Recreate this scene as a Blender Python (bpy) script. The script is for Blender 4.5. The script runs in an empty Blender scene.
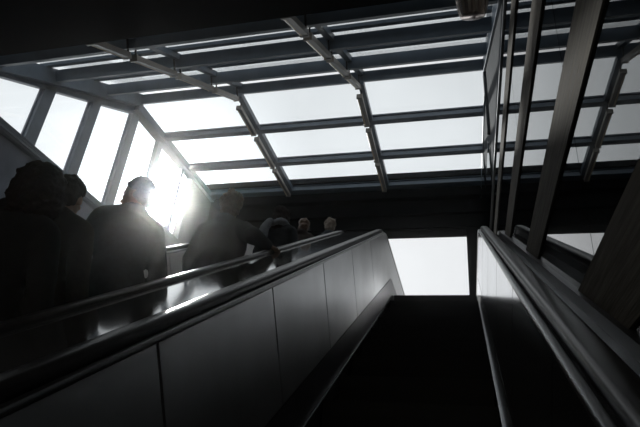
import bpy, bmesh, math, random
from mathutils import Vector, Matrix, noise
random.seed(7)
scene = bpy.context.scene
C = scene.collection
SL = math.radians(30.0)
CS, SN = math.cos(SL), math.sin(SL)
T30 = math.tan(SL)

# ------------------------------------------------------------------ camera
cam_d = bpy.data.cameras.new('camera'); cam = bpy.data.objects.new('camera', cam_d); C.objects.link(cam)
R0 = Vector((0.9682254212, 0.2357610755, 0.0834041304))
U0 = Vector((0.0400964788, -0.4755488125, 0.8787750561)); U0 = Vector((0.0400964788, -0.4755488125, 0.8787750561))
F0 = Vector((-0.2468436876, 0.8475081370, 0.4698916383))
cam.matrix_world = Matrix(((R0.x, U0.x, -F0.x, 0), (R0.y, U0.y, -F0.y, 0), (R0.z, U0.z, -F0.z, 0), (0, 0, 0, 1)))
cam_d.sensor_width = 36.0
cam_d.lens = 545.54 / 640 * 36
cam_d.clip_start = 0.02
scene.camera = cam

# ------------------------------------------------------------------ world and sun
SUN = Vector((-0.4933, 0.7405, 0.4564)).normalized()
world = bpy.data.worlds.new('sky'); scene.world = world; world.use_nodes = True
nt = world.node_tree; nt.nodes.clear()
def N(t, **k):
    n = nt.nodes.new(t)
    for a, b in k.items(): setattr(n, a, b)
    return n
def mth(op, a, b=None):
    n = N('ShaderNodeMath', operation=op)
    for i, v in enumerate((a, b)):
        if v is None: continue
        if isinstance(v, (int, float)): n.inputs[i].default_value = v
        else: nt.links.new(v, n.inputs[i])
    return n.outputs[0]
tc = N('ShaderNodeTexCoord')
dot = N('ShaderNodeVectorMath', operation='DOT_PRODUCT'); dot.inputs[1].default_value = SUN
nt.links.new(tc.outputs['Generated'], dot.inputs[0])
d = mth('MAXIMUM', dot.outputs['Value'], 0.0)
h1 = mth('MULTIPLY', mth('POWER', d, 5.0), 0.30)
h2 = mth('MULTIPLY', mth('POWER', d, 120.0), 1.6)
h3 = mth('MULTIPLY', mth('POWER', d, 1500.0), 24.0)
cl = N('ShaderNodeTexNoise'); cl.inputs['Scale'].default_value = 2.6; cl.inputs['Detail'].default_value = 6
nt.links.new(tc.outputs['Generated'], cl.inputs['Vector'])
cv = mth('MULTIPLY', mth('SUBTRACT', cl.outputs['Fac'], 0.5), 0.55)
base = mth('ADD', mth('ADD', 0.70, cv), mth('ADD', h1, mth('ADD', h2, h3)))
sep = N('ShaderNodeSeparateXYZ'); nt.links.new(tc.outputs['Generated'], sep.inputs[0])
hz = mth('MULTIPLY', mth('POWER', mth('SUBTRACT', 1.0, mth('ABSOLUTE', sep.outputs['Z'])), 4.0), 0.45)
base = mth('ADD', base, hz)
mp = N('ShaderNodeMapRange'); mp.inputs['From Min'].default_value = -0.06; mp.inputs['From Max'].default_value = 0.02
mp.inputs['To Min'].default_value = 0.12; mp.inputs['To Max'].default_value = 1.0
nt.links.new(sep.outputs['Z'], mp.inputs['Value'])
st = mth('MULTIPLY', base, mp.outputs[0])
bg = N('ShaderNodeBackground'); bg.inputs['Color'].default_value = (0.955, 0.98, 1.0, 1)
nt.links.new(st, bg.inputs['Strength'])
wo = N('ShaderNodeOutputWorld'); nt.links.new(bg.outputs[0], wo.inputs[0])

sun_d = bpy.data.lights.new('sun', 'SUN'); sun_d.energy = 3.0; sun_d.angle = math.radians(1.2); sun_d.color = (1, 0.98, 0.95)
sun = bpy.data.objects.new('sun', sun_d); C.objects.link(sun)
sun.rotation_euler = SUN.to_track_quat('Z', 'Y').to_euler()
sun.location = SUN * 30

lo_d = bpy.data.lights.new('lower_hall_fill', 'AREA'); lo_d.shape = 'RECTANGLE'; lo_d.size = 3.0; lo_d.size_y = 0.6; lo_d.energy = 10; lo_d.color = (1, 0.93, 0.8)
lo = bpy.data.objects.new('lower_hall_fill', lo_d); C.objects.link(lo); lo.location = (-1.2, -1.2, 1.1); lo.rotation_euler = (SL, 0, 0)  # added warm fill behind the camera, unseen, to lift the near panels

vs = scene.view_settings
vs.view_transform = 'Standard'; vs.look = 'None'; vs.gamma = 1; vs.use_curve_mapping = False; vs.exposure = 0.0

# ------------------------------------------------------------------ materials
def mat(name, col, rough=0.5, metal=0.0, ior=1.45, var=0.0, vscale=8.0, bump=0.0, bscale=60.0, stretch=(1, 1, 1), spec=0.5, coat=0.0):
    m = bpy.data.materials.new(name); m.use_nodes = True
    t = m.node_tree; b = t.nodes['Principled BSDF']
    b.inputs['Base Color'].default_value = (*col, 1); b.inputs['Roughness'].default_value = rough
    b.inputs['Metallic'].default_value = metal; b.inputs['IOR'].default_value = ior
    b.inputs['Specular IOR Level'].default_value = spec
    if coat: b.inputs['Coat Weight'].default_value = coat; b.inputs['Coat Roughness'].default_value = 0.08
    tcn = t.nodes.new('ShaderNodeTexCoord'); mpn = t.nodes.new('ShaderNodeMapping'); mpn.inputs['Scale'].default_value = stretch
    t.links.new(tcn.outputs['Object'], mpn.inputs['Vector'])
    nz = t.nodes.new('ShaderNodeTexNoise'); nz.inputs['Scale'].default_value = vscale; nz.inputs['Detail'].default_value = 5
    t.links.new(mpn.outputs[0], nz.inputs['Vector'])
    if var:
        r = t.nodes.new('ShaderNodeValToRGB')
        r.color_ramp.elements[0].position = 0.3; r.color_ramp.elements[1].position = 0.7
        r.color_ramp.elements[0].color = (*[c * (1 - var) for c in col], 1)
        r.color_ramp.elements[1].color = (*[min(1, c * (1 + var)) for c in col], 1)
        t.links.new(nz.outputs['Fac'], r.inputs[0]); t.links.new(r.outputs[0], b.inputs['Base Color'])
        rr = t.nodes.new('ShaderNodeMapRange'); rr.inputs['To Min'].default_value = max(0.02, rough * (1 - var * .6)); rr.inputs['To Max'].default_value = min(1, rough * (1 + var * .6))
        t.links.new(nz.outputs['Fac'], rr.inputs['Value']); t.links.new(rr.outputs[0], b.inputs['Roughness'])
    if bump:
        nb = t.nodes.new('ShaderNodeTexNoise'); nb.inputs['Scale'].default_value = bscale; nb.inputs['Detail'].default_value = 4
        t.links.new(mpn.outputs[0], nb.inputs['Vector'])
        bn = t.nodes.new('ShaderNodeBump'); bn.inputs['Strength'].default_value = bump; bn.inputs['Distance'].default_value = 0.01
        t.links.new(nb.outputs['Fac'], bn.inputs['Height']); t.links.new(bn.outputs[0], b.inputs['Normal'])
    return m
def glass_mat(name, tint, f0, rough=0.0):
    m = bpy.data.materials.new(name); m.use_nodes = True
    t = m.node_tree; t.nodes.clear()
    o = t.nodes.new('ShaderNodeOutputMaterial'); mx = t.nodes.new('ShaderNodeMixShader')
    tr = t.nodes.new('ShaderNodeBsdfTransparent'); tr.inputs[0].default_value = (*tint, 1)
    gl = t.nodes.new('ShaderNodeBsdfGlossy'); gl.inputs['Roughness'].default_value = rough
    lw = t.nodes.new('ShaderNodeLayerWeight'); lw.inputs['Blend'].default_value = 0.5
    pw = t.nodes.new('ShaderNodeMath'); pw.operation = 'POWER'; pw.inputs[1].default_value = 5.0
    t.links.new(lw.outputs['Facing'], pw.inputs[0])
    mr = t.nodes.new('ShaderNodeMapRange'); mr.inputs['To Min'].default_value = f0; mr.inputs['To Max'].default_value = 1.0
    t.links.new(pw.outputs[0], mr.inputs['Value']); t.links.new(mr.outputs[0], mx.inputs[0]); t.links.new(tr.outputs[0], mx.inputs[1]); t.links.new(gl.outputs[0], mx.inputs[2])
    t.links.new(mx.outputs[0], o.inputs[0])
    return m
M = dict(
    roof_steel=mat('painted roof steel', (0.11, 0.145, 0.185), 0.42, var=0.12, vscale=5),
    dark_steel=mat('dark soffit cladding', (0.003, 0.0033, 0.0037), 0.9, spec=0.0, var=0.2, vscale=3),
    stainless=mat('brushed stainless panel', (0.55, 0.56, 0.56), 0.36, 1.0, var=0.10, vscale=3, bump=0.012, bscale=5, stretch=(1, 1, 1)),
    mirror_steel=mat('smooth stainless panel', (0.55, 0.56, 0.58), 0.17, 1.0, var=0.10, vscale=3, bump=0.010, bscale=4),
    polished=mat('polished deck', (0.035, 0.037, 0.04), 0.075, 0.0, ior=1.9, var=0.15, vscale=5, bump=0.01, bscale=9),
    dark_deck=mat('dark steel deck', (0.10, 0.105, 0.11), 0.12, 1.0),
    trim=mat('steel trim', (0.24, 0.245, 0.25), 0.28, 1.0),
    rubber=mat('black handrail rubber', (0.012, 0.012, 0.013), 0.28, spec=0.25),
    skirt=mat('skirt steel', (0.14, 0.14, 0.145), 0.38, 1.0, var=0.2),
    step=mat('step casting', (0.010, 0.010, 0.011), 0.65, 0.3, var=0.3, vscale=10),
    concrete=mat('plastered wall', (0.17, 0.19, 0.23), 0.8, var=0.2, vscale=2.5, bump=0.2, bscale=30),
    floor=mat('dark floor stone', (0.05, 0.05, 0.055), 0.6, var=0.3, vscale=2),
    fascia=mat('grey fascia steel', (0.03, 0.036, 0.042), 0.75, 0.0, spec=0.05, var=0.15),
    board=mat('grained board band', (0.11, 0.10, 0.085), 0.8, spec=0.05, var=0.45, vscale=6, bump=0.35, bscale=14, stretch=(6, .5, 9)),
    lamp=mat('luminaire housing', (0.30, 0.28, 0.25), 0.35, 0.2),
    tube=mat('luminaire diffuser', (0.80, 0.66, 0.46), 0.3),
    roofglass=glass_mat('roof glass', (0.97, 0.985, 0.99), 0.03),
    wallglass=glass_mat('wall glass', (0.30, 0.32, 0.32), 0.10, 0.004),
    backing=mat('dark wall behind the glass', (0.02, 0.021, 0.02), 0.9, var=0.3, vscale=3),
    chrome=mat('lamp chrome', (0.80, 0.70, 0.66), 0.18, 0.7),
    reflection=mat('pale enamel', (0.80, 0.74, 0.70), 0.25),  # pale colour painted in for reflections on the lamp chrome
    black=mat('black plastic', (0.01, 0.01, 0.01), 0.5),
    skin=mat('skin', (0.22, 0.13, 0.095), 0.5, var=0.08, vscale=12),
)

# ------------------------------------------------------------------ helpers
def link(name, bm, m, parent=None, smooth=False):
    bmesh.ops.recalc_face_normals(bm, faces=bm.faces[:])
    me = bpy.data.meshes.new(name); bm.to_mesh(me); bm.free()
    if isinstance(m, str): m = M[m]
    me.materials.append(m)
    if smooth:
        for p in me.polygons: p.use_smooth = True
        try: me.set_sharp_from_angle(angle=math.radians(40))
        except Exception: pass
    o = bpy.data.objects.new(name, me); C.objects.link(o)
    if parent is not None:
        o.parent = parent
        o.matrix_parent_inverse = Matrix.Translation(-Vector(parent.location)) if parent.type == 'EMPTY' and parent.rotation_euler.z == 0 else Matrix()
    return o
def tag(o, label=None, cat=None, group=None, kind=None):
    if label: o['label'] = label
    if cat: o['category'] = cat
    if group: o['group'] = group
    if kind: o['kind'] = kind
    return o
def empty(name, loc=(0, 0, 0)):
    o = bpy.data.objects.new(name, None); o.empty_display_size = 0.2; C.objects.link(o); o.location = loc; return o
def box(bm, a, b):
    x0, y0, z0 = a; x1, y1, z1 = b
    v = [bm.verts.new(p) for p in ((x0, y0, z0), (x1, y0, z0), (x1, y1, z0), (x0, y1, z0), (x0, y0, z1), (x1, y0, z1), (x1, y1, z1), (x0, y1, z1))]
    for f in ((0, 3, 2, 1), (4, 5, 6, 7), (0, 1, 5, 4), (1, 2, 6, 5), (2, 3, 7, 6), (3, 0, 4, 7)): bm.faces.new([v[i] for i in f])
    return v
def bevel(bm, w, seg=2):
    bmesh.ops.bevel(bm, geom=bm.edges[:], offset=w, segments=seg, affect='EDGES', profile=0.6)
def boxobj(name, a, b, m, parent=None, bev=0.0):
    bm = bmesh.new(); box(bm, a, b)
    if bev: bevel(bm, bev)
    return link(name, bm, m, parent)
def prismX(bm, yz, x0, x1):
    """polygon in (Y, Z) extruded along X"""
    a = [bm.verts.new((x0, y, z)) for y, z in yz]; b = [bm.verts.new((x1, y, z)) for y, z in yz]
    n = len(yz); bm.faces.new(a); bm.faces.new(b[::-1])
    for i in range(n): bm.faces.new((a[i], b[i], b[(i + 1) % n], a[(i + 1) % n]))
def SNp(s, n):  # slope coordinates to (Y, Z)
    return (s * CS - n * SN, s * SN + n * CS)

# escalator path -----------------------------------------------------
NL, ZL = -1.163, 2.39
def zland(n): return ZL + 0.73 * (n - NL)
def corner(n):
    z = zland(n); y = (z - n / CS) / T30
    return y, z
def stations(n, sA, sB, yend):
    if sB is not None: return [SNp(sA, n), SNp(sB, n)]
    yc, zc = corner(n); R = 0.35 + (n - NL) * 0.55; T = R * math.tan(SL / 2)
    cy, cz = yc + T, zc - R
    pts = [SNp(sA, n)]
    K = 7
    for k in range(K + 1):
        a = SL * (1 - k / K)
        pts.append((cy - R * math.sin(a), cz + R * math.cos(a)))
    pts.append((yend, zc))
    return pts
def sweep(bm, prof, sA, sB=None, yend=8.6):
    """prof: closed list of (x, n)"""
    cols = []
    for x, n in prof: cols.append([bm.verts.new((x, y, z)) for y, z in stations(n, sA, sB, yend)])
    m = len(cols[0]); q = len(prof)
    for i in range(q):
        for k in range(m - 1): bm.faces.new((cols[i][k], cols[(i + 1) % q][k], cols[(i + 1) % q][k + 1], cols[i][k + 1]))
    bm.faces.new([c[0] for c in cols]); bm.faces.new([c[-1] for c in cols][::-1])
def rounded(xa, xb, na, nb, r, k=3):
    pts = []
    for cx, cn, a0 in ((xb - r, nb - r, 0), (xa + r, nb - r, 90), (xa + r, na + r, 180), (xb - r, na + r, 270)):
        for i in range(k + 1):
            a = math.radians(a0 + 90 * i / k); pts.append((cx + r * math.cos(a), cn + r * math.sin(a)))
    return pts

# ------------------------------------------------------------------ setting
XW = 0.45          # plane of the glazed right wall
XL = -5.60         # plane of the left window wall
YB = 10.05         # back wall
def struct(name, bm, m, parent=None, smooth=False):
    o = link(name, bm, m, parent, smooth)
    if parent is None: o['kind'] = 'structure'
    return o
def sbox(name, a, b, m): 
    bm = bmesh.new(); box(bm, a, b); return struct(name, bm, m)

# floor of the upper hall, and the lower sloping floor beside the escalators
sbox('floor', (-5.6, 8.62, ZL - 0.3), (1.2, 14.5, ZL), 'floor')
bm = bmesh.new()
prismX(bm, [SNp(-4, -1.75), SNp(-4, -1.95), SNp(8.6, -1.95), SNp(8.6, -1.75)], -5.6, 0.9); struct('floor_ramp', bm, 'floor')
# dark soffit over the lower part of the escalators
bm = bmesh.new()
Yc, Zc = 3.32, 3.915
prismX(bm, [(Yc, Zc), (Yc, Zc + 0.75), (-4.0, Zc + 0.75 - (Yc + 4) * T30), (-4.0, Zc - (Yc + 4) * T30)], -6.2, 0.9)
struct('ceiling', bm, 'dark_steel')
# back wall: deep dark header over the doorway, jamb on the right, wall on the left
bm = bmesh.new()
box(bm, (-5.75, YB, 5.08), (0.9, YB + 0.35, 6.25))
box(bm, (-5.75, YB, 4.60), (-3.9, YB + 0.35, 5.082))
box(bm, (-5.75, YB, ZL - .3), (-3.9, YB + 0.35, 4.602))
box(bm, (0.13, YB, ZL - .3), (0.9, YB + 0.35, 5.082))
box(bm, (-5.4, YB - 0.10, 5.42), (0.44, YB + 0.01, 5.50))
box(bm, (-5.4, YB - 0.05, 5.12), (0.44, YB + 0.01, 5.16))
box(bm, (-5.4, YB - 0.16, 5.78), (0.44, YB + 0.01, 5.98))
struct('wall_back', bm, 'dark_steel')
# left wall under the sill
sbox('wall_left', (XL - 0.3, -3.6, -4), (XL - 0.02, YB + .35, 3.83), 'concrete')
# lower end wall behind the camera
sbox('wall_front', (-5.9, -3.9, -5), (0.9, -3.6, 1.5), 'dark_steel')
sbox('wall_right', (0.62, -3.6, -4), (0.9, YB + .35, 6.3), 'backing')

# window_1: the left window band, mullions under each roof beam
def roofz(y, n=1.86):
    return min(6.0, n / CS + y * T30 + (0.012 * (y - 4)))
w1 = empty('window_1', (XL, 6.5, 3.9)); w1['kind'] = 'structure'
bm = bmesh.new(); box(bm, (XL - 0.16, -3.6, 3.832), (XL + 0.05, YB, 3.97)); box(bm, (XL - .16, -3.6, 3.86), (XL + .065, YB, 3.885)); link('sill', bm, 'roof_steel', w1)
MUL = [3.98, 4.87, 5.77, 6.75, 7.66, 8.62]
for y in MUL:
    zt = roofz(y) + 0.12
    hw = 0.11 if y < 7.3 else (0.085 if y < 8 else .05)
    bm = bmesh.new(); box(bm, (XL - 0.07, y - hw + .03, 3.965), (XL + 0.0, y + hw, zt)); box(bm, (XL - .085, y - hw + .015, 3.965), (XL - .055, y - hw + .034, zt))
    link('mullion', bm, 'roof_steel', w1)
bm = bmesh.new(); box(bm, (XL - .13, 9.0, 3.965), (XL + .02, YB, 6.1)); box(bm, (XL - .13, 8.2, 3.965), (XL + .03, YB, 4.52)); link('end_panel', bm, 'fascia', w1)
ys = [2.8] + MUL + [9.0]
for a, b in zip(ys[:-1], ys[1:]):
    bm = bmesh.new()
    prismX(bm, [(a + .11, 3.96), (b - .11, 3.96), (b - .11, roofz(b)), (a + .11, roofz(a))], XL - .075, XL - .065)
    link('pane', bm, 'roofglass', w1)

# window_2: the sloping skylight; window_3: the flat skylight
BEND = 6.66
def Zs(y): return 4.58 + 0.605 * (y - 4.1)      # underside of the sloping beams
AS = math.atan(0.605)
def slp(y, up):                                 # point 'up' metres above the underside, square to it
    return (y - up * math.sin(AS), Zs(y) + up * math.cos(AS))
w2 = empty('window_2', (-2.6, 5.2, 5.3)); w2['kind'] = 'structure'
w3 = empty('window_3', (-2.6, 8.4, 6.1)); w3['kind'] = 'structure'
XR = XW + 0.025
for y in (3.15, 3.91, 4.81, 5.80, 6.66):
    bm = bmesh.new()
    o = (math.cos(AS) * .07, math.sin(AS) * .07)
    a = slp(y, 0); b = slp(y, .15)
    prismX(bm, [a, (a[0] + o[0], a[1] + o[1]), (b[0] + o[0], b[1] + o[1]), b], XL, XR)
    # small bottom flange
    c = slp(y, -0.012)
    prismX(bm, [c, (c[0] + o[0] * 1.3, c[1] + o[1] * 1.3), (a[0] + o[0] * 1.3, a[1] + o[1] * 1.3), a], XL, XR)
    link('beam', bm, 'roof_steel', w2)
for y, w in ((3.75, .11), (4.66, .11), (5.53, .14), (6.50, .12)):               # slim glazing bars between the beams
    a = slp(y, .175); b = slp(y + w, .175); c = slp(y + w, .215); e = slp(y, .215)
    bm = bmesh.new(); prismX(bm, [a, b, c, e], XL, XR); link('glazing_bar', bm, 'roof_steel', w2)
RAFT = [(-1.46, .045), (-3.58, .045)]
for x, hw in RAFT + [(XL + .05, .06), (XR - .012, .012)]:
    bm = bmesh.new()
    lo = .09 if abs(x) in (1.46, 3.58) else -0.05
    prismX(bm, [slp(3.3, lo), slp(BEND + .06, lo), slp(BEND + .06, .17), slp(3.3, .17)], x - hw, x + hw)
    link('rafter', bm, 'roof_steel', w2)
edges = [XL, -3.62, -1.50, XR]
cuts = [3.3, 3.95, 4.85, 5.86, 6.78]
for i in range(3):
    for j in range(4):
        bm = bmesh.new()
        prismX(bm, [slp(cuts[j], .218), slp(cuts[j + 1] - .012, .218), slp(cuts[j + 1] - .012, .23), slp(cuts[j], .23)], edges[i] + .01, edges[i + 1] - .01)
        link('pane', bm, 'roofglass', w2)
ZF = 6.04
for yn, yf in ((7.60, 7.72), (8.70, 8.83), (9.80, 10.04)):
    bm = bmesh.new(); box(bm, (XL, yn, ZF), (XR, yf, ZF + .075)); box(bm, (XL, yn - .015, ZF + .10), (XR, yn + .05, ZF + .125)); box(bm, (XL, yn + .02, ZF + .07), (XR, yn + .05, ZF + .105))
    link('beam', bm, 'roof_steel', w3)
for x, hw in ((-1.46, .045), (-3.58, .045)):
    bm = bmesh.new(); box(bm, (x - hw, BEND, ZF + .01), (x + hw, YB, ZF + .11)); link('rafter', bm, 'roof_steel', w3)
bm = bmesh.new(); box(bm, (XL - .09, BEND, ZF - .05), (XL + .09, YB, ZF + .11)); link('edge_beam', bm, 'roof_steel', w3)
bm = bmesh.new(); box(bm, (XR - .012, BEND, ZF - .06), (XR + .003, YB, ZF + .11)); link('edge_beam', bm, 'roof_steel', w3)
bm = bmesh.new()
prismX(bm, [(2.4, roofz(2.4)), (6.82, roofz(6.9)), (6.82, roofz(6.9) + .18), (2.4, roofz(2.4) + .18)], XL - .09, XL + .0)
link('edge_beam', bm, 'roof_steel', w2)
for i in range(3):
    for a, b in ((6.70, 7.64), (7.66, 8.75), (8.77, 9.95)):
        bm = bmesh.new(); box(bm, (edges[i] + .01, a, ZF + .13), (edges[i + 1] - .01, b, ZF + .142)); link('pane', bm, 'roofglass', w3)
sbox('trim_1', (XL - .2, YB - .3, ZF + .12), (.9, YB + .35, ZF + .26), 'dark_steel')

# window_4: glazed right wall with horizontal grained bands
w4 = empty('window_4', (XW, 4, 2)); w4['kind'] = 'structure'
ZT = 3.87
def baseline(y): return y * T30 - 0.425 / CS
def wallpoly(y0, y1, z0=None, z1=ZT):
    """Y-Z outline of the wall between y0..y1 above the sloping base and below z1"""
    pts = []
    zb = lambda y: max(min(baseline(y), zland(-.425)), z0 if z0 is not None else -9)
    n = 14
    low = [(y0 + (y1 - y0) * i / n, zb(y0 + (y1 - y0) * i / n)) for i in range(n + 1)]
    low = [(y, z) for y, z in low if z < z1 - .005]
    if len(low) < 2: return None
    return low + [(low[-1][0], z1), (low[0][0], z1)]
for k in range(8):
    y0 = -3.0 + k * 1.64
    y1 = min(y0 + 1.632, YB)
    zt = min(ZT, Zc - (Yc - y1) * T30 + .2) if y1 < 3.3 else ZT
    p = wallpoly(y0, y1, None, max(zt, baseline(y1) + .5))
    if p:
        bm = bmesh.new(); prismX(bm, p, XW + .002, XW + .012); link('pane', bm, 'wallglass', w4)
for za, zb in ((3.20, 3.44), (2.30, 2.58), (1.40, 1.69), (0.50, 0.83), (-.40, -.08), (-1.3, -1.0)):
    ye = (zb + .425 / CS) / T30; ya = (za + .425 / CS) / T30
    ye = min(ye, YB); ya = min(ya, YB)
    if zb > zland(-.425): ye = YB
    if za > zland(-.425): ya = YB
    bm = bmesh.new(); prismX(bm, [(-3.5, za), (ya, za), (ye, zb), (-3.5, zb)], XW - .008, XW)
    link('board_band', bm, 'board', w4)
bm = bmesh.new(); box(bm, (XW - .012, 2.9, ZT), (XW + .15, YB, ZT + .035)); link('top_frame', bm, 'trim', w4)
bm = bmesh.new(); box(bm, (XW + .03, 2.4, ZT + .036), (XW + .15, YB, 6.2)); box(bm, (XW - .01, BEND - .05, 4.9), (XW + .032, BEND + .05, 6.02)); link('fascia', bm, 'fascia', w4)
bm = bmesh.new(); sweep(bm, [(XW - .03, -.44), (XW + .1, -.44), (XW + .1, -.385), (XW - .03, -.385)], -2.5, None, YB - .01); link('base_frame', bm, 'skirt', w4)

# ------------------------------------------------------------------ escalators
SEAMS = [-2.55, -1.55, -.56, .43, 1.42, 2.44, 3.44, 4.42, 5.40]
def make_escalator(xc, label, deckL, deckR):
    """deckL / deckR: outer x of the deck on each side"""
    e = empty('escalator', (xc, 0, SNp(0, NL)[1]))
    tag(e, label, 'escalator')
    # steps
    y = -2.6; i = 0
    yc, zc = corner(NL)
    def pz(y):
        R = .35; T = R * math.tan(SL / 2)
        if y < yc - T * CS: return y * T30 + NL / CS
        if y > yc + T: return zc
        return zc - R + math.sqrt(max(0, R * R - (yc + T - y) ** 2))
    y = yc + .02 - .4 * 22
    while y < 8.0:
        z = pz(y); zp = pz(y - .4)
        bm = bmesh.new()
        pts = [(y, z), (y + .395, z), (y + .395, z - .04), (y + .06, z - .045)]
        # curved riser
        low = zp - .03
        if z - zp > .02:
            pts += [(y + .055, low), (y + .035, low), (y + .012, low + (z - low) * .35), (y + .002, low + (z - low) * .7)]
        prismX(bm, pts, xc - .497, xc + .497)
        # tread cleats
        for k in range(40):
            x = xc - .49 + k * .0249
            prismX(bm, [(y + .002, z - .002), (y + .39, z - .002), (y + .388, z + .007), (y + .004, z + .007)], x, x + .010)
        link('step', bm, 'step', e)
        y += .4; i += 1
    bm = bmesh.new(); box(bm, (xc - .53, y, ZL - .08), (xc + .53, 8.6, ZL + .004)); link('comb_plate', bm, 'trim', e)
    for s in (-1, 1):
        def P(u0, u1, n0, n1): 
            a, b = sorted((xc + s * u0, xc + s * u1)); return [(a, n0), (b, n0), (b, n1), (a, n1)]
        def Q(pr): return [(xc + s * u, n) for u, n in pr]
        bm = bmesh.new(); sweep(bm, Q([(.505, -1.42), (.514, -.952), (.53, -.952), (.53, -1.42)]), -2.9); link('skirt_panel', bm, 'skirt' if s < 0 else 'mirror_steel', e)
        bm = bmesh.new(); sweep(bm, P(.500, .509, -1.168, -1.162), -2.9); link('skirt_strip', bm, 'trim', e)
        ss = SEAMS + [None]
        for a, b in zip(ss[:-1], ss[1:]):
            bm = bmesh.new(); sweep(bm, Q([(.5145, -.944), (.5385, -.385), (.555, -.385), (.555, -.944)]), a + .007, None if b is None else b - .007)
            link('inner_panel', bm, 'stainless' if s < 0 else 'mirror_steel', e)
        bm = bmesh.new(); sweep(bm, P(.545, .60, -.95, -.39), -2.9); link('balustrade_core', bm, 'black', e)
        a, b = sorted((xc + s * .532, xc + s * .556))
        bm = bmesh.new(); sweep(bm, rounded(a, b, -.384, -.362, .006, 2), -2.9, None, 8.62); link('panel_cap', bm, 'trim', e, True)
        a, b = sorted((xc + s * .562, xc + s * .635))
        bm = bmesh.new(); sweep(bm, rounded(a, b, -.372, -.326, .017, 4), -2.9, None, 8.66); link('handrail', bm, 'rubber', e, True)
        a, b = sorted((xc + s * .580, xc + s * .617))
        bm = bmesh.new(); sweep(bm, P(.580, .617, -.45, -.371), -2.9, None, 8.6); link('handrail_guide', bm, 'trim', e)
        dk = deckR if s > 0 else deckL
        if dk is not None:
            a, b = sorted((xc + s * .600, dk))
            bm = bmesh.new(); nd = -.347 if (xc < -1 and s > 0) else -.43
            if xc < -1 and s > 0: a, b = xc + .637, -.969
            sweep(bm, [(a, nd - .03), (b, nd - .03), (b, nd), (a, nd)], -2.9, None, 8.6); link('deck_cover', bm, 'polished' if s > 0 and xc < -1 else 'dark_deck', e)
    return e
esc1 = make_escalator(-0.3315, 'empty escalator in the foreground, stepped up to the bright doorway between steel sides', None, XW - .03)
esc2 = make_escalator(-2.005, 'escalator carrying the line of people, beyond the foreground steel balustrade', -3.0, -.945)
bm = bmesh.new(); sweep(bm, [(-3.0, -1.9), (-2.97, -1.9), (-2.97, -.44), (-3.0, -.44)], -2.9, None, 8.6); link('outer_cladding', bm, 'stainless', esc2)

# ------------------------------------------------------------------ strip lights
def strip(x, p, q, label):
    """luminaire from p to q (Y, Z of its top edge), hanging under the rafter"""
    e = empty('strip_light', (x, p[0], p[1]))
    tag(e, label, 'light', 'strip lights under the skylight rafters')
    dy, dz = q[0] - p[0], q[1] - p[1]; L = math.hypot(dy, dz); uy, uz = dy / L, dz / L; ny, nz = -uz, uy
    def pt(s, n): return (p[0] + uy * s + ny * n, p[1] + uz * s + nz * n)
    g = .03
    bm = bmesh.new(); prismX(bm, [pt(g, -.115), pt(L - g, -.115), pt(L - g, -.050), pt(g, -.050)], x - .018, x + .042); link('housing', bm, 'lamp', e)
    bm = bmesh.new()
    K = 8; rings = []
    for s in (g + .02, L - g - .02):
        rings.append([bm.verts.new((x - .028 + .022 * math.cos(t * 2 * math.pi / K), *pt(s, -.095 + .026 * math.sin(t * 2 * math.pi / K)))) for t in range(K)])
    for k in range(K): bm.faces.new((rings[0][k], rings[0][(k + 1) % K], rings[1][(k + 1) % K], rings[1][k]))
    bm.faces.new(rings[0]); bm.faces.new(rings[1][::-1])
    link('tube', bm, 'tube', e, True)
    for s in (g - .004, L - g - .03):
        bm = bmesh.new(); prismX(bm, [pt(s, -.125), pt(s + .034, -.125), pt(s + .034, -.045), pt(s, -.045)], x - .052, x + .045); link('end_cap', bm, 'lamp', e)
    for s in (g + .01, L - g - .03):
        bm = bmesh.new(); prismX(bm, [pt(s, -.052), pt(s + .018, -.052), pt(s + .018, .135), pt(s, .135)], x + .01, x + .028); link('hanger', bm, 'black', e)
segs = [(3.30, 3.92, 0), (3.97, 4.83, 0), (4.88, 5.80, 0), (5.86, 6.66, 0), (6.78, 7.62, 1), (7.70, 8.74, 1), (8.80, 9.86, 1)]
rowname = {-1.50: 'middle row of lights, nearest the glass wall', -3.62: 'row of lights nearest the left windows'}
order = ['at the dark soffit edge, lowest of its row', 'second up the slope from the dark soffit', 'third up the slope, under the sloping glass', 'just below the bend of the roof',
         'first beyond the bend, under flat glass', 'second beyond the bend, under flat glass', 'last of its row, in front of the dark end wall']
for x in (-1.50, -3.62):
    for i, (a, b, flat) in enumerate(segs):
        if flat: p, q = (a, ZF - .012), (b, ZF - .012)
        else: p, q = (a, Zs(a) - .022), (b, Zs(b) - .022)
        strip(x, p, q, 'grey strip light ' + order[i] + (', right-hand row' if x > -2 else ', left-hand row'))

# ------------------------------------------------------------------ hanging spotlight
SPZ = 2.54
sp = empty('spotlight', (0.122, 2.33, SPZ)); tag(sp, 'chrome cylinder spotlight hanging from the dark soffit at the top of the picture', 'light')
def lathe(bm, c, prof, K=28):
    rings = [[bm.verts.new((c[0] + r * math.cos(2 * math.pi * k / K), c[1] + r * math.sin(2 * math.pi * k / K), c[2] + z)) for k in range(K)] for r, z in prof]
    for a, b in zip(rings[:-1], rings[1:]):
        for k in range(K): bm.faces.new((a[k], a[(k + 1) % K], b[(k + 1) % K], b[k]))
    bm.faces.new(rings[0]); bm.faces.new(rings[-1][::-1])
bm = bmesh.new(); lathe(bm, (0.122, 2.33, SPZ), [(.062, 0), (.070, .004), (.081, .05), (.087, .085)]); link('rim', bm, 'chrome', sp, True)
bm = bmesh.new(); lathe(bm, (0.122, 2.33, SPZ), [(.082, .086), (.082, .092), (.089, .094), (.092, .12), (.095, .36), (.06, .39)]); link('housing', bm, 'chrome', sp, True)
bm = bmesh.new(); lathe(bm, (0.122, 2.33, SPZ), [(.018, .385), (.018, .69)], 12); link('stem', bm, 'black', sp, True)
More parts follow.
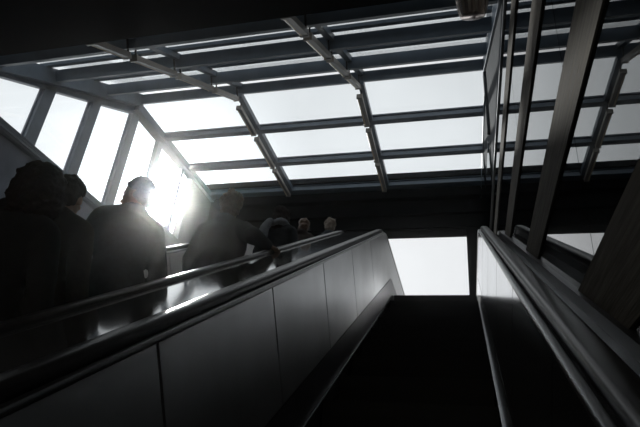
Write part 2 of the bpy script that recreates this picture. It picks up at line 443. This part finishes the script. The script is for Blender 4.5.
for k_ in range(14):  # added pale strips imitating upright reflections in the chrome body
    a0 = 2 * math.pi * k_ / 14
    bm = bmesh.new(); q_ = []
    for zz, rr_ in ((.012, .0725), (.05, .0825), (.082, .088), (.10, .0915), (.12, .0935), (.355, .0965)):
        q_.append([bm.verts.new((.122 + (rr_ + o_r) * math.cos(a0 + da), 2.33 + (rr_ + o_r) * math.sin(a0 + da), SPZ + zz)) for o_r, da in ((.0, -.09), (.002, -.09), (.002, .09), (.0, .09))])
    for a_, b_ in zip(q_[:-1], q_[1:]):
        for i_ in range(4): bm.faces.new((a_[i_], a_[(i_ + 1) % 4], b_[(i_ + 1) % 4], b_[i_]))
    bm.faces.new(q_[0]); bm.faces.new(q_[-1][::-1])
    link('reflection_strip', bm, 'reflection', sp)
bm = bmesh.new(); box(bm, (.20, 2.30, SPZ + .12), (.255, 2.36, SPZ + .2)); box(bm, (.185, 2.32, SPZ + .15), (.225, 2.34, SPZ + .17)); bevel(bm, .006); link('bracket', bm, 'black', sp)

sp.rotation_euler.x = SL
# scattering volume added to give the glow around the sun
hz_m = bpy.data.materials.new('glow_haze'); hz_m.use_nodes = True
t = hz_m.node_tree; t.nodes.clear(); o_ = t.nodes.new('ShaderNodeOutputMaterial'); v_ = t.nodes.new('ShaderNodeVolumeScatter')
v_.inputs['Density'].default_value = 0.0042; v_.inputs['Anisotropy'].default_value = 0.974; t.links.new(v_.outputs[0], o_.inputs['Volume'])
bm = bmesh.new(); prismX(bm, [(-3.5, -3.9), (9.8, 1.9), (9.8, 5.88), (6.5, 5.88), (3.4, Zs(3.4) - .12), (3.2, Zc - .1), (-3.5, Zc - .1 - 6.7 * T30)], -5.55, .42)
hz_o = link('glow_haze', bm, hz_m); tag(hz_o, 'scattering volume added for the glow around the sun, filling the escalator hall', 'glow_haze', None, 'stuff')

# ------------------------------------------------------------------ people
def ell(bm, c, r, rot=None, sub=3):
    m = Matrix.Translation(Vector(c)) @ (rot.to_4x4() if rot else Matrix()) @ Matrix.Diagonal((*r, 1))
    bmesh.ops.create_icosphere(bm, subdivisions=sub, radius=1, matrix=m)
def cap(bm, p, q, r0, r1, flat=1.0):
    p = Vector(p); q = Vector(q); dv = q - p; L = dv.length
    rq = dv.to_track_quat('Z', 'Y').to_matrix().to_4x4()
    m = Matrix.Translation((p + q) / 2) @ rq
    bmesh.ops.create_cone(bm, cap_ends=True, segments=16, radius1=r0, radius2=r1, depth=L, matrix=m)
    ell(bm, p, (r0,) * 3, sub=2); ell(bm, q, (r1,) * 3, sub=2)
def chain(bm, pts, rs):
    for i in range(len(pts) - 1): cap(bm, pts[i], pts[i + 1], rs[i], rs[i + 1])
def fuse(name, bm, m, parent, voxel=.011, smooth=4, disp=0.0, dscale=12.0):
    """join overlapping shapes into one continuous skin"""
    me = bpy.data.meshes.new(name); bm.to_mesh(me); bm.free()
    tmp = bpy.data.objects.new('tmp', me); C.objects.link(tmp)
    a = tmp.modifiers.new('r', 'REMESH'); a.mode = 'VOXEL'; a.voxel_size = voxel
    if smooth: s = tmp.modifiers.new('s', 'SMOOTH'); s.factor = .6; s.iterations = smooth
    dg = bpy.context.evaluated_depsgraph_get(); dg.update()
    me2 = bpy.data.meshes.new_from_object(tmp.evaluated_get(dg)); me2.name = name
    bpy.data.objects.remove(tmp); bpy.data.meshes.remove(me)
    if disp:
        nn = [v.normal.copy() for v in me2.vertices]
        for v, n_ in zip(me2.vertices, nn):
            k = noise.noise(v.co * dscale) + .5 * noise.noise(v.co * dscale * 2.3)
            v.co += n_ * disp * k
    for p in me2.polygons: p.use_smooth = True
    me2.materials.clear(); me2.materials.append(m if not isinstance(m, str) else M[m])
    o = bpy.data.objects.new(name, me2); C.objects.link(o)
    if parent: o.parent = parent
    return o
def person(loc, H, face, head_yaw, label, coat, trousers, hair_col, hair='short', rail=None, tilt=0.0, extras=(), coat_len=.80, fat=1.0):
    """loc: point between the feet; face: body turned about Z (0 = +Y); rail: world x of the handrail for the right hand or None"""
    k = H / 1.72
    z = lambda v: v * k
    up = Matrix.Rotation(head_yaw, 3, 'Z') @ Matrix.Rotation(tilt, 3, 'X')
    hc = Vector((0, .03, z(1.60)))
    def hp(x, y, zz): return hc + up @ Vector((x, y, zz))
    def V(x, y, zz): return (x * k * fat, y * k * fat, z(zz))
    # limbs
    sh = {s: Vector((s * .168 * k, 0, z(1.375))) for s in (-1, 1)}
    hand = {-1: Vector((-.25 * k, .10, z(.80)))}
    el = {-1: Vector((-.25 * k, -.02, z(1.10)))}
    rot = Matrix.Rotation(face, 3, 'Z')
    if rail is not None:
        w = Vector((rail - loc[0], -.02, (loc[1] - .02) * T30 - .326 / CS - loc[2] + .035)); w = rot.inverted() @ w
        hand[1] = w; el[1] = (sh[1] + w) / 2 + Vector((.05, -.16, -.06))
    else:
        hand[1] = Vector((.25 * k, .12, z(.80))); el[1] = Vector((.25 * k, -.02, z(1.10)))
    hip = {s: Vector((s * .095 * k, 0, z(.90))) for s in (-1, 1)}
    knee = {s: Vector((s * .10 * k, .03, z(.49))) for s in (-1, 1)}
    ank = {s: Vector((s * .10 * k, -.02, z(.08))) for s in (-1, 1)}
    bm = bmesh.new()
    # torso
    ell(bm, V(0, 0, 1.24), (.15 * k, .10 * k, .22 * k)); ell(bm, V(0, 0, .98), (.15 * k, .105 * k, .14 * k)); ell(bm, V(0, -.01, 1.38), (.18 * k, .08 * k, .08 * k))
    ell(bm, V(0, 0, 1.10), (.125 * k, .09 * k, .18 * k))
    cap(bm, V(0, -.01, 1.40), hc + Vector((0, -.02, -.06)), .058 * k, .054 * k)
    # head, a face on its front (+Y of the head frame)
    ell(bm, hp(0, -.012, .025), (.076 * k, .096 * k, .098 * k), up)
    ell(bm, hp(0, .022, -.045), (.058 * k, .068 * k, .078 * k), up)
    ell(bm, hp(0, .062, -.098), (.026 * k, .024 * k, .022 * k), up, 2)
    ell(bm, hp(0, .068, .018), (.052 * k, .022 * k, .016 * k), up, 2)
    cap(bm, hp(0, .080, .010), hp(0, .108, -.030), .008, .014); ell(bm, hp(0, .102, -.034), (.016, .013, .010), up, 2)
    ell(bm, hp(0, .083, -.064), (.024, .012, .007), up, 2); ell(bm, hp(0, .081, -.076), (.021, .012, .008), up, 2)
    for s in (-1, 1):
        ell(bm, hp(s * .076 * k, -.008, -.012), (.009, .018, .030), up, 2)
        ell(bm, hp(s * .040, .055, -.022), (.022, .020, .018), up, 2)
        chain(bm, [sh[s], el[s], hand[s]], [.050 * k, .038 * k, .026 * k])
        chain(bm, [hip[s], knee[s], ank[s]], [.085 * k, .056 * k, .040 * k])
        chain(bm, [ank[s] + Vector((0, -.03, -.03 * k)), ank[s] + Vector((s * .01, .15 * k, -.045 * k))], [.035 * k, .028 * k])
        # palm, four fingers, thumb
        dr = (hand[s] - el[s]).normalized()
        if s == 1 and rail is not None: dr = (dr + Vector((0, .6, 0)) + Vector((0, 0, -.25))).normalized()
        side = dr.cross(Vector((0, 0, 1))); side = side.normalized() if side.length > .2 else Vector((0, 1, 0))
        if not (s == 1 and rail is not None): side = Vector((0, 1, 0))
        nrm = side.cross(dr).normalized()
        if nrm.z > 0: nrm = -nrm
        base_ = hand[s] + dr * .03
        for j in (-1.5, -.5, .5, 1.5): cap(bm, hand[s] + side * j * .010, hand[s] + dr * .085 + side * j * .0195, .017, .013)
        for j, ln in zip((-1.5, -.5, .5, 1.5), (.060, .078, .082, .070)):
            a = hand[s] + dr * .085 + side * j * .0195; b = a + (dr + nrm * .35).normalized() * ln * .5; c = b + (dr * .5 + nrm).normalized() * ln * .5
            chain(bm, [a, b, c], [.0095, .0088, .0078])
        a = hand[s] + dr * .02 + side * .02; b = a + (dr + side).normalized() * .042; c = b + (dr + side * .3 + nrm * .5).normalized() * .032
        chain(bm, [a, b, c], [.013, .011, .009])
    body = fuse('person', bm, 'skin', None, .0085, 2)
    body.location = loc; body.rotation_euler = (0, 0, face)
    tag(body, label, 'person')
    # coat
    bm = bmesh.new(); f = fat
    ell(bm, V(0, 0, 1.24), (.185 * k * f, .135 * k * f, .24 * k)); ell(bm, (0, -.01, z(1.35)), (.185 * k * f, .105 * k * f, .085 * k)); ell(bm, V(0, 0, 1.0), (.18 * k * f, .14 * k * f, .20 * k))
    hem = coat_len
    chain(bm, [Vector((0, 0, z(1.1))), Vector((0, 0, z(hem)))], [.145 * k * f, .15 * k * f])
    chain(bm, [Vector((-.05, 0, z(1.05))), Vector((-.07, 0, z(hem)))], [.12 * k * f, .125 * k * f]); chain(bm, [Vector((.05, 0, z(1.05))), Vector((.07, 0, z(hem)))], [.12 * k * f, .125 * k * f])
    for s in (-1, 1): 
        chain(bm, [Vector((s * .06, -.01, z(1.44))), sh[s] + Vector((0, -.005, .0))], [.056 * k, .070 * k * f])
        chain(bm, [sh[s], el[s], el[s].lerp(hand[s], .93)], [.070 * k * f, .060 * k * f, .046 * k])
    # collar
    for a in range(12):
        t = a * math.pi / 6; ell(bm, (.072 * k * math.sin(t), -.005 + .07 * k * math.cos(t), z(1.47) - .012 * math.cos(t)), (.026, .026, .040), None, 1)
    fuse('coat', bm, coat, body, .013, 3, .006, 7)
    bm = bmesh.new()
    for s in (-1, 1): chain(bm, [hip[s] + Vector((0, 0, -.02)), knee[s], ank[s] + Vector((0, 0, .04))], [.105 * k, .078 * k, .066 * k])
    fuse('trousers', bm, trousers, body, .014, 2, .004, 8)
    for s in (-1, 1):
        bm = bmesh.new(); chain(bm, [ank[s] + Vector((0, -.04, -.032 * k)), ank[s] + Vector((s * .012, .155 * k, -.040 * k))], [.043 * k, .038 * k]); cap(bm, ank[s], ank[s] + Vector((0, -.02, -.03)), .050, .046)
        fuse('shoe', bm, 'black', body, .012, 2)
    # hair
    hm = hairmat[hair_col]
    bm = bmesh.new()
    if hair == 'short':
        ell(bm, hp(0, -.030, .050), (.088 * k, .094 * k, .088 * k), up); ell(bm, hp(0, -.060, -.005), (.078 * k, .058 * k, .078 * k), up)
        ell(bm, hp(0, .042, .092), (.055, .042, .026), up)
        fuse('hair', bm, hm, body, .008, 1, .010, 30)
    elif hair == 'curly':
        ell(bm, hp(0, -.070, .045), (.108 * k, .105 * k, .102 * k), up); ell(bm, hp(0, -.105, -.06), (.114 * k, .095 * k, .13 * k), up)
        ell(bm, hp(0, .020, .085), (.080, .062, .045), up)
        for s in (-1, 1): ell(bm, hp(s * .085, -.060, -.06), (.042, .055, .11), up)
        rr = random.Random(3)
        for i in range(150):
            t = rr.uniform(0, 2 * math.pi); ph = rr.uniform(-.9, 1.4)
            x, y_, zz = math.cos(ph) * math.sin(t), -math.cos(ph) * abs(math.cos(t)) * .9 + .15, math.sin(ph)
            ell(bm, hp(x * .113, y_ * .115 - .075, zz * .13 - .01), (.017, .017, .017), None, 1)
        fuse('hair', bm, hm, body, .008, 1, .014, 38)
    elif hair == 'long':
        ell(bm, hp(0, -.030, .045), (.094 * k, .100 * k, .092 * k), up); ell(bm, hp(0, -.065, -.06), (.092 * k, .060 * k, .13 * k), up); ell(bm, hp(0, -.075, -.17), (.095 * k, .052 * k, .11 * k), up)
        for s in (-1, 1): ell(bm, hp(s * .075, -.02, -.05), (.024, .05, .12), up)
        ell(bm, hp(0, .040, .088), (.060, .045, .028), up)
        fuse('hair', bm, hm, body, .008, 2, .009, 26)
    elif hair == 'tufted':
        ell(bm, hp(0, -.030, .055), (.098 * k, .104 * k, .095 * k), up); ell(bm, hp(0, -.060, -.005), (.086 * k, .064 * k, .09 * k), up)
        rr = random.Random(5)
        for i in range(60):
            t = rr.uniform(0, 2 * math.pi); ph = rr.uniform(.0, 1.4)
            ell(bm, hp(math.cos(ph) * math.sin(t) * .092, math.cos(ph) * math.cos(t) * .098 - .03, math.sin(ph) * .10 + .052), (.016, .016, .018), None, 1)
        fuse('hair', bm, hm, body, .008, 1, .012, 40)
    for ex in extras:
        bm = bmesh.new()
        if ex[0] == 'scarf':
            for a in range(16):
                t = a * math.pi / 8; ell(bm, (.092 * k * math.sin(t), .0 + .088 * k * math.cos(t), z(1.475) + .01 * math.sin(3 * t)), (.034, .034, .042), None, 2)
            chain(bm, [Vector((-.07, -.105, z(1.47))), Vector((-.10, -.14, z(1.34))), Vector((-.11, -.15, z(1.22)))], [.036, .046, .05])
            fuse('scarf', bm, ex[1], body, .012, 2, .008, 16)
        if ex[0] == 'hood':
            ell(bm, hp(0, -.03, .02), (.115 * k, .125 * k, .135 * k), up); ell(bm, Vector((0, -.06, z(1.46))), (.12, .08, .07))
            fuse('hood', bm, ex[1], body, .012, 3, .006, 10)
    return body
hairmat = dict(
    dark=mat('dark brown hair', (0.018, 0.012, 0.009), 0.75, spec=.2, var=0.3, vscale=60, bump=.5, bscale=120),
    brown=mat('brown hair', (0.15, 0.085, 0.05), 0.42, var=0.3, vscale=60, bump=.5, bscale=120),
    fair=mat('fair hair', (0.15, 0.12, 0.09), 0.6, var=0.3, vscale=60, bump=.5, bscale=120))
def cloth(name, c): return mat(name, c, 0.9, var=0.25, vscale=30, bump=0.3, bscale=180)
navy = cloth('navy wool', (0.016, 0.02, 0.03)); blackc = cloth('black wool', (0.012, 0.012, 0.013)); slate = cloth('slate coat', (0.03, 0.038, 0.045))
brownc = cloth('brown coat', (0.035, 0.026, 0.022)); greyc = cloth('pale grey scarf', (0.42, 0.45, 0.48)); denim = cloth('dark denim', (0.02, 0.026, 0.04))
ycL, _ = corner(NL)
noses = []
_y = ycL + .02 - .4 * 22
while _y < 8.0: noses.append(_y); _y += .4
def tread(y):
    n = max([v for v in noses if v <= y + .001])
    R = .35; T = R * math.tan(SL / 2)
    if n < ycL - T * CS: return n * T30 + NL / CS
    if n > ycL + T: return ZL
    return ZL - R + math.sqrt(max(0, R * R - (ycL + T - n) ** 2))
def at(px, py, X):
    """world point on plane x = X seen at the photo's pixel, used to read the heads' heights off the photograph"""
    v = R0 * ((px - 320) / 545.54) + U0 * (-(py - 213.5) / 545.54) + F0
    return v * (X / v.x)
RAIL = -1.4035
def stand(px, py, X, *a, **kw):
    p = at(px, py, X)
    ty = tread(p.y - .03) + .008
    H = (p.z - ty) / 1.60 * 1.72
    
    return person((X, p.y - .03, ty), H, *a, **kw)
stand(30, 192, -2.02, 0.25, 1.15, 'person with a big head of dark curly hair in profile, nearest on the left', blackc, blackc, 'dark', 'curly', rail=None, fat=1.0)
stand(69, 199, -2.18, 0.1, .25, 'person close behind the curly-haired one, dark hair and brown coat', brownc, denim, 'dark', 'short', rail=None)
stand(140, 197, -2.10, 0.85, .65, 'person silhouetted right in front of the sun, short hair, face in profile', slate, blackc, 'dark', 'short', rail=None, fat=1.0)
stand(230, 210, -1.80, 0.0, .5, 'person in a dark coat with sunlit brown hair, between the sun and the strip light', navy, blackc, 'brown', 'tufted', rail=RAIL, fat=1.2)
stand(282, 218, -1.72, 0.0, -.3, 'person with dark hair and a pale scarf, head below the strip light end', slate, denim, 'dark', 'long', rail=None, extras=(('scarf', greyc),))
stand(303, 228, -1.80, 0.0, .6, 'small brown-haired person just ahead of the one with the pale scarf', brownc, denim, 'brown', 'short', rail=None)
stand(330, 228, -2.03, 0.0, .2, 'person with fair hair farthest up, only the head over the balustrade', slate, blackc, 'fair', 'tufted', rail=None)
